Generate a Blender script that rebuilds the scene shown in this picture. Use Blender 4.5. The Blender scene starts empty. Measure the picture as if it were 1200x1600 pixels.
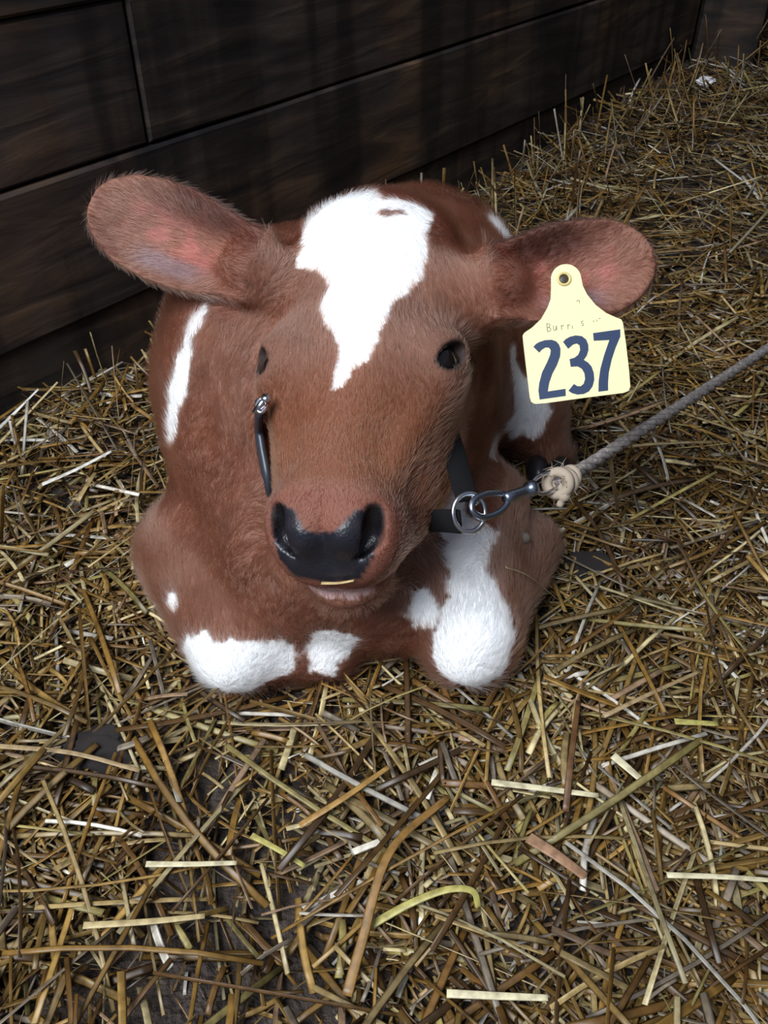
import bpy, math, os
import numpy as np
from mathutils import Vector, Matrix

# ------------------------------------------------------------------ camera, light, exposure
F = 1355.0                      # focal length in pixels of the 1200x1600 frame
PITCH = math.radians(40.7)
CAMH = 0.64
CP, SP = math.cos(PITCH), math.sin(PITCH)
S = bpy.context.scene
COL = S.collection

cam_data = bpy.data.cameras.new('camera')
cam = bpy.data.objects.new('camera', cam_data)
COL.objects.link(cam)
cam.location = (0, 0, CAMH)
cam.rotation_euler = (math.pi / 2 - PITCH, 0, 0)
cam_data.sensor_fit = 'VERTICAL'
cam_data.sensor_height = 24.0
cam_data.lens = 24.0 * F / 1600.0
cam_data.clip_start = 0.02
S.camera = cam

S.view_settings.view_transform = 'Standard'
S.view_settings.look = 'None'
S.view_settings.gamma = 1.0
S.view_settings.use_curve_mapping = False
S.view_settings.exposure = 0.0

world = bpy.data.worlds.new('barn_air')
S.world = world
world.use_nodes = True
wb = world.node_tree.nodes['Background']
wb.inputs[0].default_value = (0.62, 0.74, 1.0, 1)
wb.inputs[1].default_value = 0.22


def area(name, loc, target, size, size_y, power, color):
    d = bpy.data.lights.new(name, 'AREA')
    d.shape = 'RECTANGLE'
    d.size, d.size_y, d.energy, d.color = size, size_y, power, color
    o = bpy.data.objects.new(name, d)
    COL.objects.link(o)
    o.location = loc
    o.rotation_euler = (Vector(target) - Vector(loc)).to_track_quat('-Z', 'Y').to_euler()
    return o


# daylight falling in through the open barn door behind the photographer
area('door_daylight', (-1.15, -.75, 2.5), (0.0, 0.65, 0.15), 1.6, 1.6, 150, (0.90, 0.95, 1.0))

rng = np.random.default_rng(237)


def P(px, py, d):
    """world point on the view ray of a photo pixel, d metres deep"""
    X, Y = (px - 600) * d / F, (800 - py) * d / F
    return np.array([X, d * CP + Y * SP, CAMH - d * SP + Y * CP])


def V(X, Y, D):
    """camera-frame vector (right, up, depth) in the world frame"""
    return np.array([X, D * CP + Y * SP, -D * SP + Y * CP])


# ------------------------------------------------------------------ helpers
def tag(o, label=None, cat=None, group=None, kind=None):
    if label: o['label'] = label
    if cat: o['category'] = cat
    if group: o['group'] = group
    if kind: o['kind'] = kind
    return o


def mesh_obj(name, verts, faces, mats=(), parent=None, smooth=True):
    me = bpy.data.meshes.new(name)
    me.from_pydata([tuple(map(float, v)) for v in verts], [], [tuple(map(int, f)) for f in faces])
    me.update()
    if smooth:
        me.polygons.foreach_set('use_smooth', [True] * len(me.polygons))
    for m in (mats if isinstance(mats, (list, tuple)) else [mats]):
        me.materials.append(m)
    o = bpy.data.objects.new(name, me)
    COL.objects.link(o)
    if parent is not None:
        o.parent = parent
        o.matrix_parent_inverse = Matrix.Identity(4)
        if parent.location.length > 0:
            me.transform(Matrix.Translation(-parent.location))
    return o


def np_mesh(name, verts, quads, mats=(), smooth=True):
    """fast mesh from numpy arrays (all quads)"""
    me = bpy.data.meshes.new(name)
    n, q = len(verts), len(quads)
    me.vertices.add(n)
    me.vertices.foreach_set('co', np.ascontiguousarray(verts, np.float32).ravel())
    me.loops.add(q * 4)
    me.loops.foreach_set('vertex_index', np.ascontiguousarray(quads, np.int32).ravel())
    me.polygons.add(q)
    me.polygons.foreach_set('loop_start', np.arange(0, q * 4, 4, dtype=np.int32))
    me.update(calc_edges=True)
    me.validate()
    if smooth:
        me.polygons.foreach_set('use_smooth', np.ones(len(me.polygons), bool))
    for m in (mats if isinstance(mats, (list, tuple)) else [mats]):
        me.materials.append(m)
    o = bpy.data.objects.new(name, me)
    COL.objects.link(o)
    return o


def mat(name, color=(.5, .5, .5), rough=.6, metal=0.0, spec=.5):
    m = bpy.data.materials.new(name)
    m.use_nodes = True
    b = m.node_tree.nodes['Principled BSDF']
    b.inputs['Base Color'].default_value = (*color, 1)
    b.inputs['Roughness'].default_value = rough
    b.inputs['Metallic'].default_value = metal
    b.inputs['Specular IOR Level'].default_value = spec
    return m


def nd(m, typ, **kw):
    n = m.node_tree.nodes.new(typ)
    for k, v in kw.items():
        if k in n.inputs: n.inputs[k].default_value = v
        else: setattr(n, k, v)
    return n


def lk(m, a, b):
    m.node_tree.links.new(a, b)


def ramp(m, stops):
    r = m.node_tree.nodes.new('ShaderNodeValToRGB')
    e = r.color_ramp.elements
    while len(e) < len(stops): e.new(0.5)
    for el, (p, c) in zip(e, stops):
        el.position = p
        el.color = (*c, 1)
    return r


def vnoise(p, seed=0):
    """smooth value noise, p (...,3) -> 0..1"""
    p = np.asarray(p, float)
    i = np.floor(p).astype(np.int64)
    f = p - i
    f = f * f * (3 - 2 * f)

    def h(a, b, c):
        n = (a * 374761393 + b * 668265263 + c * 2147483647 + seed * 974711) & 0xffffffff
        n = ((n ^ (n >> 13)) * 1274126177) & 0xffffffff
        n = n ^ (n >> 16)
        return (n & 0xffff) / 65535.0
    r = 0
    for dx in (0, 1):
        for dy in (0, 1):
            for dz in (0, 1):
                w = (f[..., 0] if dx else 1 - f[..., 0]) * (f[..., 1] if dy else 1 - f[..., 1]) * (f[..., 2] if dz else 1 - f[..., 2])
                r = r + w * h(i[..., 0] + dx, i[..., 1] + dy, i[..., 2] + dz)
    return r


def sstep(a, b, x):
    t = np.clip((x - a) / (b - a), 0, 1)
    return t * t * (3 - 2 * t)


# ------------------------------------------------------------------ calf: signed distance shape
def smin(a, b, k):
    h = np.clip(0.5 + 0.5 * (b - a) / k, 0, 1)
    return b + (a - b) * h - k * h * (1 - h)


def smax(a, b, k):
    return -smin(-a, -b, k)


def caps(p, a, b, ra, rb):
    a, b = np.asarray(a, float), np.asarray(b, float)
    ab = b - a
    t = np.clip((p - a) @ ab / (ab @ ab), 0, 1)
    return np.linalg.norm(p - a - t[:, None] * ab, axis=1) - (ra + (rb - ra) * t)


def ell(p, c, r, R=None):
    q = p - np.asarray(c, float)
    if R is not None: q = q @ R          # columns of R are the ellipsoid axes
    r = np.asarray(r, float)
    k0 = np.linalg.norm(q / r, axis=1)
    k1 = np.linalg.norm(q / (r * r), axis=1) + 1e-9
    return k0 * (k0 - 1) / k1


def frame(x, y):
    x = np.asarray(x, float); x = x / np.linalg.norm(x)
    y = np.asarray(y, float); y = y - (y @ x) * x; y = y / np.linalg.norm(y)
    return np.stack([x, y, np.cross(x, y)], 1)


# head frame: hx to the calf's left, hs down the face, hz out of the face
HO = P(546, 550, .660)
hs = V(-.1176, -.8927, -.4325); hs /= np.linalg.norm(hs)
hx = V(1, -.05, -.26); hx = hx - (hx @ hs) * hs; hx /= np.linalg.norm(hx)
hz = np.cross(hs, hx) * 1.0
if hz @ V(0, 0, -1) < 0: hz = -hz
HR = np.stack([hx, hs, hz], 1)
HO = HO + hx * -.0028                                             # turn about the middle of the skull


def to_head(p):
    return (p - HO) @ HR


def from_head(q):
    return HO + np.asarray(q, float) @ HR.T


# ears: base, tip, width direction (world), half width
def ear_frame(base, tip, nrm):
    u = tip - base
    L = np.linalg.norm(u); u = u / L
    n = nrm - (nrm @ u) * u; n /= np.linalg.norm(n)
    v = np.cross(n, u)
    return base, L, u, v, n


EARS = [ear_frame(P(398, 418, .724), P(140, 314, .735), V(-.15, .05, -1)),
        ear_frame(P(768, 442, .708), P(1024, 402, .715), V(.15, .10, -1))]


def ear_uvw(p, e):
    b, L, u, v, n = e
    q = p - b
    return q @ u / L, q @ v, q @ n, L


def ear_sdf(p, e, hw):
    t, v, w, L = ear_uvw(p, e)
    tc = np.clip(t, 0, 1.0)
    W = hw * np.clip(1.0 - np.abs((tc - .46) / .54) ** 2.7, 0, 1) ** .5 * (0.66 + .34 * sstep(-.1, .5, tc))
    W = np.where(tc < .46, hw * (0.66 + .34 * sstep(-.1, .5, tc)), W)
    Wn = np.maximum(W, .006)
    vn = np.clip(v / Wn, -1.2, 1.2)
    w0 = -.022 * (1 - vn ** 2) * sstep(1.05, .5, tc) - .004 + .012 * (tc - .5) ** 2
    th = .0052
    d_w = np.abs(w - w0) * .8 - th
    d_o = np.maximum(np.abs(v) - W, np.maximum(t - 1.0, -.02 - t) * L)
    return smax(d_w, d_o * .8, .006)


KNEE_L = P(735, 995, .770)
KNEE_R = P(370, 1012, .785)


EYE = np.array([.0630, -.011, -.036])
EN = np.array([.75, 0, .66])
EYER = frame((.42, -.85, -.477), np.cross(EN, (.42, -.85, -.477)))


def calf_sdf(p):
    # torso
    d = caps(p, (-.060, .755, .165), (.050, 1.06, .120), .143, .125)
    d = smin(d, ell(p, (.000, .90, .110), (.162, .24, .13), frame((1, -.25, 0), (.25, 1, 0))), .05)
    d = smin(d, ell(p, (-.132, .725, .145), (.064, .10, .128)), .07)      # right shoulder
    d = smin(d, ell(p, (.03, .735, .150), (.075, .11, .125)), .05)        # left shoulder
    d = smin(d, ell(p, (-.065, .645, .125), (.115, .085, .110)), .05)     # breast
    d = smin(d, caps(p, P(605, 920, .80), P(470, 880, .78), .06, .07), .06)   # brisket
    # neck
    d = smin(d, caps(p, (-.078, .748, .185), from_head((-.002, -.12, -.125)), .124, .066), .06)
    # right foreleg, folded
    d = smin(d, caps(p, P(296, 862, .850), KNEE_R, .050, .040), .045)
    d = smin(d, caps(p, KNEE_R + (0, .01, -.005), P(508, 1006, .80), .034, .036), .018)
    # left foreleg, folded
    d = smin(d, caps(p, P(735, 800, .90), KNEE_L, .058, .044), .025)
    d = smin(d, caps(p, KNEE_L + (.026, .03, -.008), P(828, 850, .90), .024, .029), .014)
    # left hind leg
    d = smin(d, caps(p, (.10, 1.05, .11), P(815, 640, 1.02), .075, .050), .04)
    d = smin(d, caps(p, P(820, 650, 1.02), P(862, 708, 1.01), .042, .022), .02)
    # ---- head
    q = to_head(p)
    qa = q.copy(); qa[:, 0] = np.abs(qa[:, 0])
    h = ell(q, (.002, -.110, -.056), (.071, .090, .062))
    h = smin(h, ell(q, (-.010, -.142, -.056), (.070, .050, .058)), .02)                   # poll
    h = smin(h, ell(q, (0, -.025, -.046), (.072, .085, .050)), .03)
    h = smin(h, ell(qa, (.060, -.006, -.040), (.026, .036, .028)), .02)
    h = smin(h, caps(q, (0, -.01, -.050), (0, .115, -.042), .050, .040), .03)
    h = smin(h, ell(qa, (.038, .040, -.085), (.032, .075, .050)), .03)
    h = smin(h, caps(qa, (.038, -.03, -.11), (.012, .12, -.078), .038, .030), .03)
    h = smin(h, caps(qa, (.053, .018, -.040), (.037, .085, -.034), .012, .011), .013)      # facial crest
    h = smin(h, ell(qa, (.058, -.024, -.036), (.026, .016, .022)), .014)                   # brow
    h = smin(h, ell(qa, (.018, .128, -.040), (.034, .033, .039)), .020)                    # muzzle
    h = smin(h, ell(q, (0, .146, -.050), (.040, .024, .036)), .014)
    h = smax(h, (q - (0, .1640, -.040)) @ np.array([0, .715, .70]), .013)                    # flat wet pad
    h = smin(h, ell(q, (0, .140, -.088), (.036, .034, .018)), .007)                         # lower lip
    # ear roots
    for e, sx in zip(EARS, (-1, 1)):
        h = smin(h, caps(p, from_head((sx * .045, -.085, -.065)), e[0] + e[2] * .004 - e[4] * .020, .040, .030), .024)
        h = smin(h, ear_sdf(p, e, .0435), .014)
    # eye sockets and lids
    eye = EYE
    h = smin(h, np.linalg.norm(qa - eye, axis=1) - .0208, .006)                             # lids over the eyeball
    h = smax(h, -ell(qa, eye + EYER[:, 2] * .0185, (.0165, .0088, .0110), EYER), .002)
    # nostrils
    h = smin(h, ell(qa, (.0145, .140, -.0230), (.0155, .0165, .0168)), .012)                   # swellings between the nostrils
    h = smax(h, -caps(qa, (.0375, .131, -.011), (.0325, .143, -.025), .0068, .0082), .004)
    h = smax(h, -caps(qa, (.0325, .143, -.025), (.0235, .152, -.034), .0080, .0038), .004)
    h = smax(h, -caps(q, (0, .174, -.050), (0, .172, -.075), .0028, .003), .005)
    return smin(d, h, .010)


def surface_nets(sdf, lo, hi, step):
    lo, hi = np.array(lo, float), np.array(hi, float)
    B = 8
    n = (np.ceil((hi - lo) / step / B).astype(int)) * B
    nb = n // B
    bi = np.stack(np.meshgrid(*[np.arange(k) for k in nb], indexing='ij'), -1).reshape(-1, 3)
    cen = lo + (bi * B + B / 2) * step
    dc = sdf(cen)
    act = np.abs(dc) < step * B * 1.25 + .006
    vals = np.full(n + 1, 1.0, np.float32)
    big = np.where(dc < 0, -1.0, 1.0).astype(np.float32)
    blk = big.reshape(nb)
    vals[:-1, :-1, :-1] = np.repeat(np.repeat(np.repeat(blk, B, 0), B, 1), B, 2)
    off = np.stack(np.meshgrid(*[np.arange(B + 1)] * 3, indexing='ij'), -1).reshape(-1, 3)
    ai = bi[act] * B
    for s in range(0, len(ai), 400):
        idx = (ai[s:s + 400, None, :] + off[None]).reshape(-1, 3)
        vals[idx[:, 0], idx[:, 1], idx[:, 2]] = sdf(lo + idx * step)
    neg = vals < 0
    c = np.zeros(n, int)
    for dx in (0, 1):
        for dy in (0, 1):
            for dz in (0, 1):
                c += neg[dx:n[0] + dx, dy:n[1] + dy, dz:n[2] + dz]
    cells = np.argwhere((c > 0) & (c < 8))
    vid = np.full(n, -1, np.int64)
    vid[cells[:, 0], cells[:, 1], cells[:, 2]] = np.arange(len(cells))
    acc = np.zeros((len(cells), 3)); cnt = np.zeros(len(cells))
    corner = [(a, b, cc) for a in (0, 1) for b in (0, 1) for cc in (0, 1)]
    for ax in range(3):
        for o in corner:
            if o[ax]: continue
            o2 = list(o); o2[ax] = 1
            a = vals[cells[:, 0] + o[0], cells[:, 1] + o[1], cells[:, 2] + o[2]]
            b = vals[cells[:, 0] + o2[0], cells[:, 1] + o2[1], cells[:, 2] + o2[2]]
            m = (a < 0) != (b < 0)
            t = np.where(m, a / np.where(m, a - b, 1), 0)
            pos = np.repeat(np.array(o, float)[None], len(cells), 0)
            pos[:, ax] = t
            acc += pos * m[:, None]; cnt += m
    verts = lo + (cells + acc / cnt[:, None]) * step
    quads = []
    for ax in range(3):
        u, v = (ax + 1) % 3, (ax + 2) % 3
        sl0 = [slice(1, -1)] * 3; sl1 = [slice(1, -1)] * 3
        sl0[ax] = slice(0, -1); sl1[ax] = slice(1, None)
        e = np.argwhere(neg[tuple(sl0)] != neg[tuple(sl1)])
        base = e.copy(); base[:, u] += 1; base[:, v] += 1
        s0 = neg[base[:, 0], base[:, 1], base[:, 2]]
        def cid(du, dv):
            k = base.copy(); k[:, u] -= du; k[:, v] -= dv
            return vid[k[:, 0], k[:, 1], k[:, 2]]
        q = np.stack([cid(0, 0), cid(1, 0), cid(1, 1), cid(0, 1)], 1)
        q[~s0] = q[~s0][:, ::-1]
        quads.append(q)
    return verts, np.concatenate(quads)


# ====BUILD
# ------------------------------------------------------------------ setting: plank wall, post, ground
WU = np.array([.630, .7766, 0.0]); WU /= np.linalg.norm(WU)      # along the wall
WN = np.array([WU[1], -WU[0], 0.0])                               # towards the calf
W0 = np.array([-.48, .878, 0.0])                                  # a point at the wall foot


def wall_dist(p):
    return (np.asarray(p) - W0) @ WN


def wood_material():
    m = mat('dark_stained_planks', (.03, .025, .02), .62, spec=.35)
    b = m.node_tree.nodes['Principled BSDF']
    tc = nd(m, 'ShaderNodeTexCoord')
    at = nd(m, 'ShaderNodeAttribute'); at.attribute_name = 'board'
    mp = nd(m, 'ShaderNodeMapping'); mp.inputs['Scale'].default_value = (2.6, 6, 17)
    lk(m, tc.outputs['Object'], mp.inputs[0])
    off = nd(m, 'ShaderNodeVectorMath'); off.operation = 'MULTIPLY_ADD'
    off.inputs[1].default_value = (37, 11, 53)
    lk(m, at.outputs['Vector'], off.inputs[0]); lk(m, mp.outputs[0], off.inputs[2])
    g = nd(m, 'ShaderNodeTexNoise'); g.inputs['Scale'].default_value = 2.0; g.inputs['Detail'].default_value = 9; g.inputs['Distortion'].default_value = .9
    lk(m, off.outputs[0], g.inputs['Vector'])
    r = ramp(m, [(.30, (.012, .010, .0105)), (.50, (.030, .0225, .019)), (.66, (.056, .040, .029)), (.8, (.10, .070, .045))])
    lk(m, g.outputs[0], r.inputs[0])
    # worn brown patches
    n2 = nd(m, 'ShaderNodeTexNoise'); n2.inputs['Scale'].default_value = 4.2; n2.inputs['Detail'].default_value = 5
    lk(m, tc.outputs['Object'], n2.inputs['Vector'])
    r2 = ramp(m, [(.46, (0, 0, 0)), (.70, (1, 1, 1))])
    lk(m, n2.outputs[0], r2.inputs[0])
    mx = nd(m, 'ShaderNodeMixRGB'); mx.blend_type = 'MULTIPLY'; mx.inputs[2].default_value = (2.1, 1.55, 1.05, 1)
    lk(m, r2.outputs[0], mx.inputs[0]); lk(m, r.outputs[0], mx.inputs[1])
    # dark damp runs down the boards, greyish bloom
    mp3 = nd(m, 'ShaderNodeMapping'); mp3.inputs['Scale'].default_value = (16, 1, 1.6)
    lk(m, tc.outputs['Object'], mp3.inputs[0])
    n3 = nd(m, 'ShaderNodeTexNoise'); n3.inputs['Scale'].default_value = 1.0; n3.inputs['Detail'].default_value = 4
    lk(m, mp3.outputs[0], n3.inputs['Vector'])
    r3 = ramp(m, [(.40, (.45, .46, .52)), (.52, (1, 1, 1)), (.72, (1.15, 1.2, 1.35))])
    lk(m, n3.outputs[0], r3.inputs[0])
    mx2 = nd(m, 'ShaderNodeMixRGB'); mx2.blend_type = 'MULTIPLY'; mx2.inputs[0].default_value = 1
    lk(m, mx.outputs[0], mx2.inputs[1]); lk(m, r3.outputs[0], mx2.inputs[2])
    lk(m, mx2.outputs[0], b.inputs['Base Color'])
    bp = nd(m, 'ShaderNodeBump'); bp.inputs['Strength'].default_value = .5; bp.inputs['Distance'].default_value = .004
    lk(m, g.outputs[0], bp.inputs['Height']); lk(m, bp.outputs[0], b.inputs['Normal'])
    return m


M_WOOD = wood_material()


def board_mesh(boards, name, m, origin, U, N):
    """boards: (s0, s1, z0, z1, front, depth) along the wall, chamfered edges"""
    vs, fs, bid = [], [], []
    c = .0035
    for k, (s0, s1, z0, z1, fr, dp) in enumerate(boards):
        # chamfered front: ring of back corners, ring of front edge, ring of inset front
        ring = []
        for (a, bz, n) in ((0, 0, fr - dp), (0, 0, fr - c), (c, c, fr)):
            ring.append([(s0 + a, z0 + bz, n), (s1 - a, z0 + bz, n), (s1 - a, z1 - bz, n), (s0 + a, z1 - bz, n)])
        b0 = len(vs)
        # subdivide along the length for a slightly wavy edge
        ns = max(2, int((s1 - s0) / .08))
        for r in range(3):
            for t in np.linspace(0, 1, ns + 1):
                lo = ring[r][0][0] + (ring[r][1][0] - ring[r][0][0]) * t
                wob = .0025 * (vnoise(np.array([[lo * 6, k * 3.1, 1.0]]))[0] - .5)
                vs.append((lo, ring[r][2][2] if False else ring[r][0][2], ring[r][0][1] + wob))
                vs.append((lo, ring[r][0][2], ring[r][2][1] + wob))
        def vi(r, t, top): return b0 + (r * (ns + 1) + t) * 2 + top
        for t in range(ns):
            fs.append((vi(2, t, 0), vi(2, t + 1, 0), vi(2, t + 1, 1), vi(2, t, 1)))
            for r in range(2):
                fs.append((vi(r, t, 1), vi(r + 1, t, 1), vi(r + 1, t + 1, 1), vi(r, t + 1, 1))[::-1])
                fs.append((vi(r, t, 0), vi(r, t + 1, 0), vi(r + 1, t + 1, 0), vi(r + 1, t, 0))[::-1])
        for t, fl in ((0, False), (ns, True)):
            for r in range(2):
                f = (vi(r, t, 0), vi(r + 1, t, 0), vi(r + 1, t, 1), vi(r, t, 1))
                fs.append(f[::-1] if fl else f)
        bid += [k] * (len(vs) - b0)
    o = mesh_obj(name, vs, fs, m, smooth=False)
    a = o.data.attributes.new('board', 'FLOAT_VECTOR', 'POINT')
    rr = np.random.default_rng(5).random((len(boards), 3))
    a.data.foreach_set('vector', rr[bid].astype(np.float32).ravel())
    ang = math.atan2(U[1], U[0])
    o.matrix_world = Matrix.Translation(origin) @ Matrix.Rotation(ang, 4, 'Z')
    return o


# in the wall frame: x along, y away from the calf (so "front" is -y)
rows = [(-.09, .106), (.109, .283), (.286, .443), (.446, .612), (.615, .78), (.783, .95), (.953, 1.12), (1.123, 1.29)]
joints = {2: .30, 4: 1.1, 1: -.55, 5: .1, 6: .8}
bl = []
for k, (z0, z1) in enumerate(rows):
    fr = [-.002, .004, .001, .005, .002, .0, .003, .001][k]
    cuts = [-2.2] + ([joints[k]] if k in joints else []) + [1.98]
    for a, b_ in zip(cuts, cuts[1:]):
        bl.append((a + .0012, b_ - .0012, z0, z1, fr + (.002 if a > -2 else 0), .03))
# the mesh's y axis is the wall normal pointing back, so flip the front offsets
wall = board_mesh([(a, b_, z0, z1, f, d) for a, b_, z0, z1, f, d in bl], 'wall_back', M_WOOD, tuple(W0), WU, WN)
wall.data.transform(Matrix.Scale(-1, 4, (0, 1, 0)))
wall.data.flip_normals()
tag(wall, 'dark stained horizontal plank wall behind the calf', 'wall', kind='structure')
back = mesh_obj('wall_backing', [(-2.2, .032, -.1), (2.6, .032, -.1), (2.6, .032, 1.4), (-2.2, .032, 1.4),
                                 (-2.2, .06, -.1), (2.6, .06, -.1), (2.6, .06, 1.4), (-2.2, .06, 1.4)],
                [(0, 1, 2, 3), (7, 6, 5, 4), (3, 2, 6, 7), (1, 5, 6, 2), (0, 3, 7, 4), (0, 4, 5, 1)],
                mat('dark_wood_backing', (.008, .007, .007), .9), smooth=False)
back.matrix_world = wall.matrix_world.copy()
tag(back, kind='structure')

# corner post, then the dark end wall
post = board_mesh([(0, .155, -.08, 1.3, 0, .14)], 'wall_post', M_WOOD, (.78, 2.40, 0), np.array([1, 0, 0]), None)
post.data.transform(Matrix.Scale(-1, 4, (0, 1, 0))); post.data.flip_normals()
tag(post, 'upright wooden corner post at the end of the plank wall', 'post', kind='structure')
endw = board_mesh([(0, 2.4, z0, z1, .0, .03) for z0, z1 in rows], 'wall_end', M_WOOD, (.70, 2.72, 0), np.array([1, -.12, 0]), None)
endw.data.transform(Matrix.Scale(-1, 4, (0, 1, 0))); endw.data.flip_normals()
tag(endw, 'dark plank end wall beyond the corner post', 'wall', kind='structure')


# side wall of the stall that the lead rope is tied to
sidew = board_mesh([(-1.0, 2.4, z0, z1, .0, .03) for z0, z1 in rows], 'wall_right', M_WOOD, (1.27, 1.0, 0), np.array([0, -1, 0]), None)
sidew.data.transform(Matrix.Scale(-1, 4, (0, 1, 0))); sidew.data.flip_normals()
sidew.matrix_world = Matrix.Translation((1.27, 1.0, 0)) @ Matrix.Rotation(-math.pi / 2, 4, 'Z') @ Matrix.Translation((-.7, 0, 0))
tag(sidew, 'dark plank side wall of the stall', 'wall', kind='structure')


def terrain(x, y):
    p = np.stack([x, y, np.zeros_like(x)], -1)
    wd = p @ WN - W0 @ WN
    z = .012 * (vnoise(p * 7, 3) - .5) + .012 * (vnoise(p * 19, 4) - .5)
    right = sstep(.0, .9, x)
    z = z + .055 * np.exp(-np.maximum(wd, 0) / .22) * (.35 + .65 * right) + .030 * sstep(.5, 2.0, y) * right
    z = z + .035 * np.exp(-((x + .36) ** 2 + (y - .86) ** 2) / .012)
    return z


gx, gy = np.meshgrid(np.linspace(-1.6, 2.4, 200), np.linspace(-.4, 3.0, 170), indexing='ij')
gv = np.stack([gx, gy, terrain(gx, gy) - .014], -1).reshape(-1, 3)
ii = np.arange(199 * 170).reshape(199, 170)[:, :169].ravel()
gq = np.stack([ii, ii + 170, ii + 171, ii + 1], 1)
M_SOIL = mat('trampled_earth', rough=.75)
b = M_SOIL.node_tree.nodes['Principled BSDF']
tc = nd(M_SOIL, 'ShaderNodeTexCoord')
n1 = nd(M_SOIL, 'ShaderNodeTexNoise'); n1.inputs['Scale'].default_value = 26; n1.inputs['Detail'].default_value = 8
n2 = nd(M_SOIL, 'ShaderNodeTexNoise'); n2.inputs['Scale'].default_value = 170; n2.inputs['Detail'].default_value = 4
lk(M_SOIL, tc.outputs['Object'], n1.inputs['Vector']); lk(M_SOIL, tc.outputs['Object'], n2.inputs['Vector'])
rs = ramp(M_SOIL, [(.3, (.020, .015, .013)), (.5, (.055, .039, .031)), (.72, (.10, .073, .060))])
lk(M_SOIL, n1.outputs[0], rs.inputs[0]); lk(M_SOIL, rs.outputs[0], b.inputs['Base Color'])
ad = nd(M_SOIL, 'ShaderNodeMath'); ad.operation = 'ADD'
lk(M_SOIL, n1.outputs[0], ad.inputs[0]); lk(M_SOIL, n2.outputs[0], ad.inputs[1])
bp = nd(M_SOIL, 'ShaderNodeBump'); bp.inputs['Distance'].default_value = .012; bp.inputs['Strength'].default_value = .8
lk(M_SOIL, ad.outputs[0], bp.inputs['Height']); lk(M_SOIL, bp.outputs[0], b.inputs['Normal'])
floor = np_mesh('floor', gv, gq, M_SOIL)
tag(floor, 'trampled dark earth floor showing between the straw', 'floor', kind='structure')


# ------------------------------------------------------------------ the calf
def in_poly(x, y, poly):
    """signed distance to a polygon, negative inside"""
    poly = np.asarray(poly, float)
    d = np.full(x.shape, 1e9); ins = np.zeros(x.shape, bool)
    for (x0, y0), (x1, y1) in zip(poly, np.roll(poly, -1, 0)):
        ex, ey = x1 - x0, y1 - y0
        t = np.clip(((x - x0) * ex + (y - y0) * ey) / (ex * ex + ey * ey + 1e-12), 0, 1)
        d = np.minimum(d, (x - x0 - t * ex) ** 2 + (y - y0 - t * ey) ** 2)
        c = ((y0 > y) != (y1 > y)) & (x < ex * (y - y0) / (ey + (ey == 0) * 1e-12) + x0)
        ins ^= c
    return np.where(ins, -1, 1) * np.sqrt(d)


STEP = .0030
cv, cq = surface_nets(calf_sdf, (-.40, .30, -.03), (.40, 1.36, .46), STEP)
M_COAT = mat('calf_skin_and_coat', rough=.55, spec=.4)
M_FUR = bpy.data.materials.new('calf_fur')
calf = np_mesh('calf', cv, cq, (M_COAT, M_FUR))
tag(calf, 'red and white calf lying in the straw with a yellow ear tag', 'calf')
me = calf.data
nv = len(me.vertices)
cv = np.empty(nv * 3, np.float32); me.vertices.foreach_get('co', cv); cv = cv.reshape(-1, 3).astype(float)
cn = np.empty(nv * 3, np.float32); me.vertices.foreach_get('normal', cn); cn = cn.reshape(-1, 3).astype(float)

q = to_head(cv)
qa = q.copy(); qa[:, 0] = np.abs(qa[:, 0])
on_head = (ell(q, (0, -.02, -.05), (.10, .20, .10)) < .0)
ear_t = []
for e in EARS:
    t, vv, w, L = ear_uvw(cv, e)
    ear_t.append((t, vv, w, (t > .02) & (t < 1.08) & (np.abs(vv) < .055) & (np.abs(w) < .035)))
on_ear = ear_t[0][3] | ear_t[1][3]

nz = vnoise(cv * 90, 11) - .5
nz2 = vnoise(cv * 260, 12) - .5
nz3 = vnoise(cv * 25, 13)
col = np.tile(np.array([.172, .078, .052]), (nv, 1))
col *= (1.0 + .35 * (nz3 - .5) + .25 * nz)[:, None]


def mixc(mask, c):
    global col
    mask = np.clip(mask, 0, 1)[:, None]
    col = col * (1 - mask) + np.asarray(c) * mask


face = on_head * sstep(-.01, .05, q[:, 1]) * sstep(.13, .10, q[:, 1])
mixc(face * .8, (.150, .046, .017))
mixc(on_head * sstep(-.11, -.15, q[:, 1]) * .6, (.12, .040, .026))
# muzzle ring, paler rim
rim = sstep(.110, .125, q[:, 1]) * on_head
mixc(rim * .8, (.18, .062, .040))
# ears: rosy skin inside, dark root and upper rim
for (t, vv, w, msk), e in zip(ear_t, EARS):
    inner = msk * (cn @ e[4] > .1)
    up = np.sign(e[3][2]) * vv
    mixc(inner * .75, (.21, .095, .065))
    pk = inner * sstep(.030, .006, np.abs(up - .002 - .012 * (t - .5))) * sstep(.16, .34, t) * sstep(.86, .66, t)
    mixc(pk * np.clip(.35 + 2.2 * nz, .1, .8), (.36, .125, .105))
    gr = inner * sstep(.014, .004, np.abs(up + .024)) * sstep(.25, .4, t) * sstep(.75, .6, t)
    mixc(gr * .6, (.20, .15, .17))
    mixc(msk * sstep(.006, .026, up) * sstep(.85, .45, t) * .85, (.055, .020, .014))
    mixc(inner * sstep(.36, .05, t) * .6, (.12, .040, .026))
    spk = inner * sstep(.33, .40, vnoise(cv * 150, 31) * vnoise(cv * 60, 32)) * sstep(.2, .5, t)
    mixc(spk * .5, (.09, .03, .02))

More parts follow.
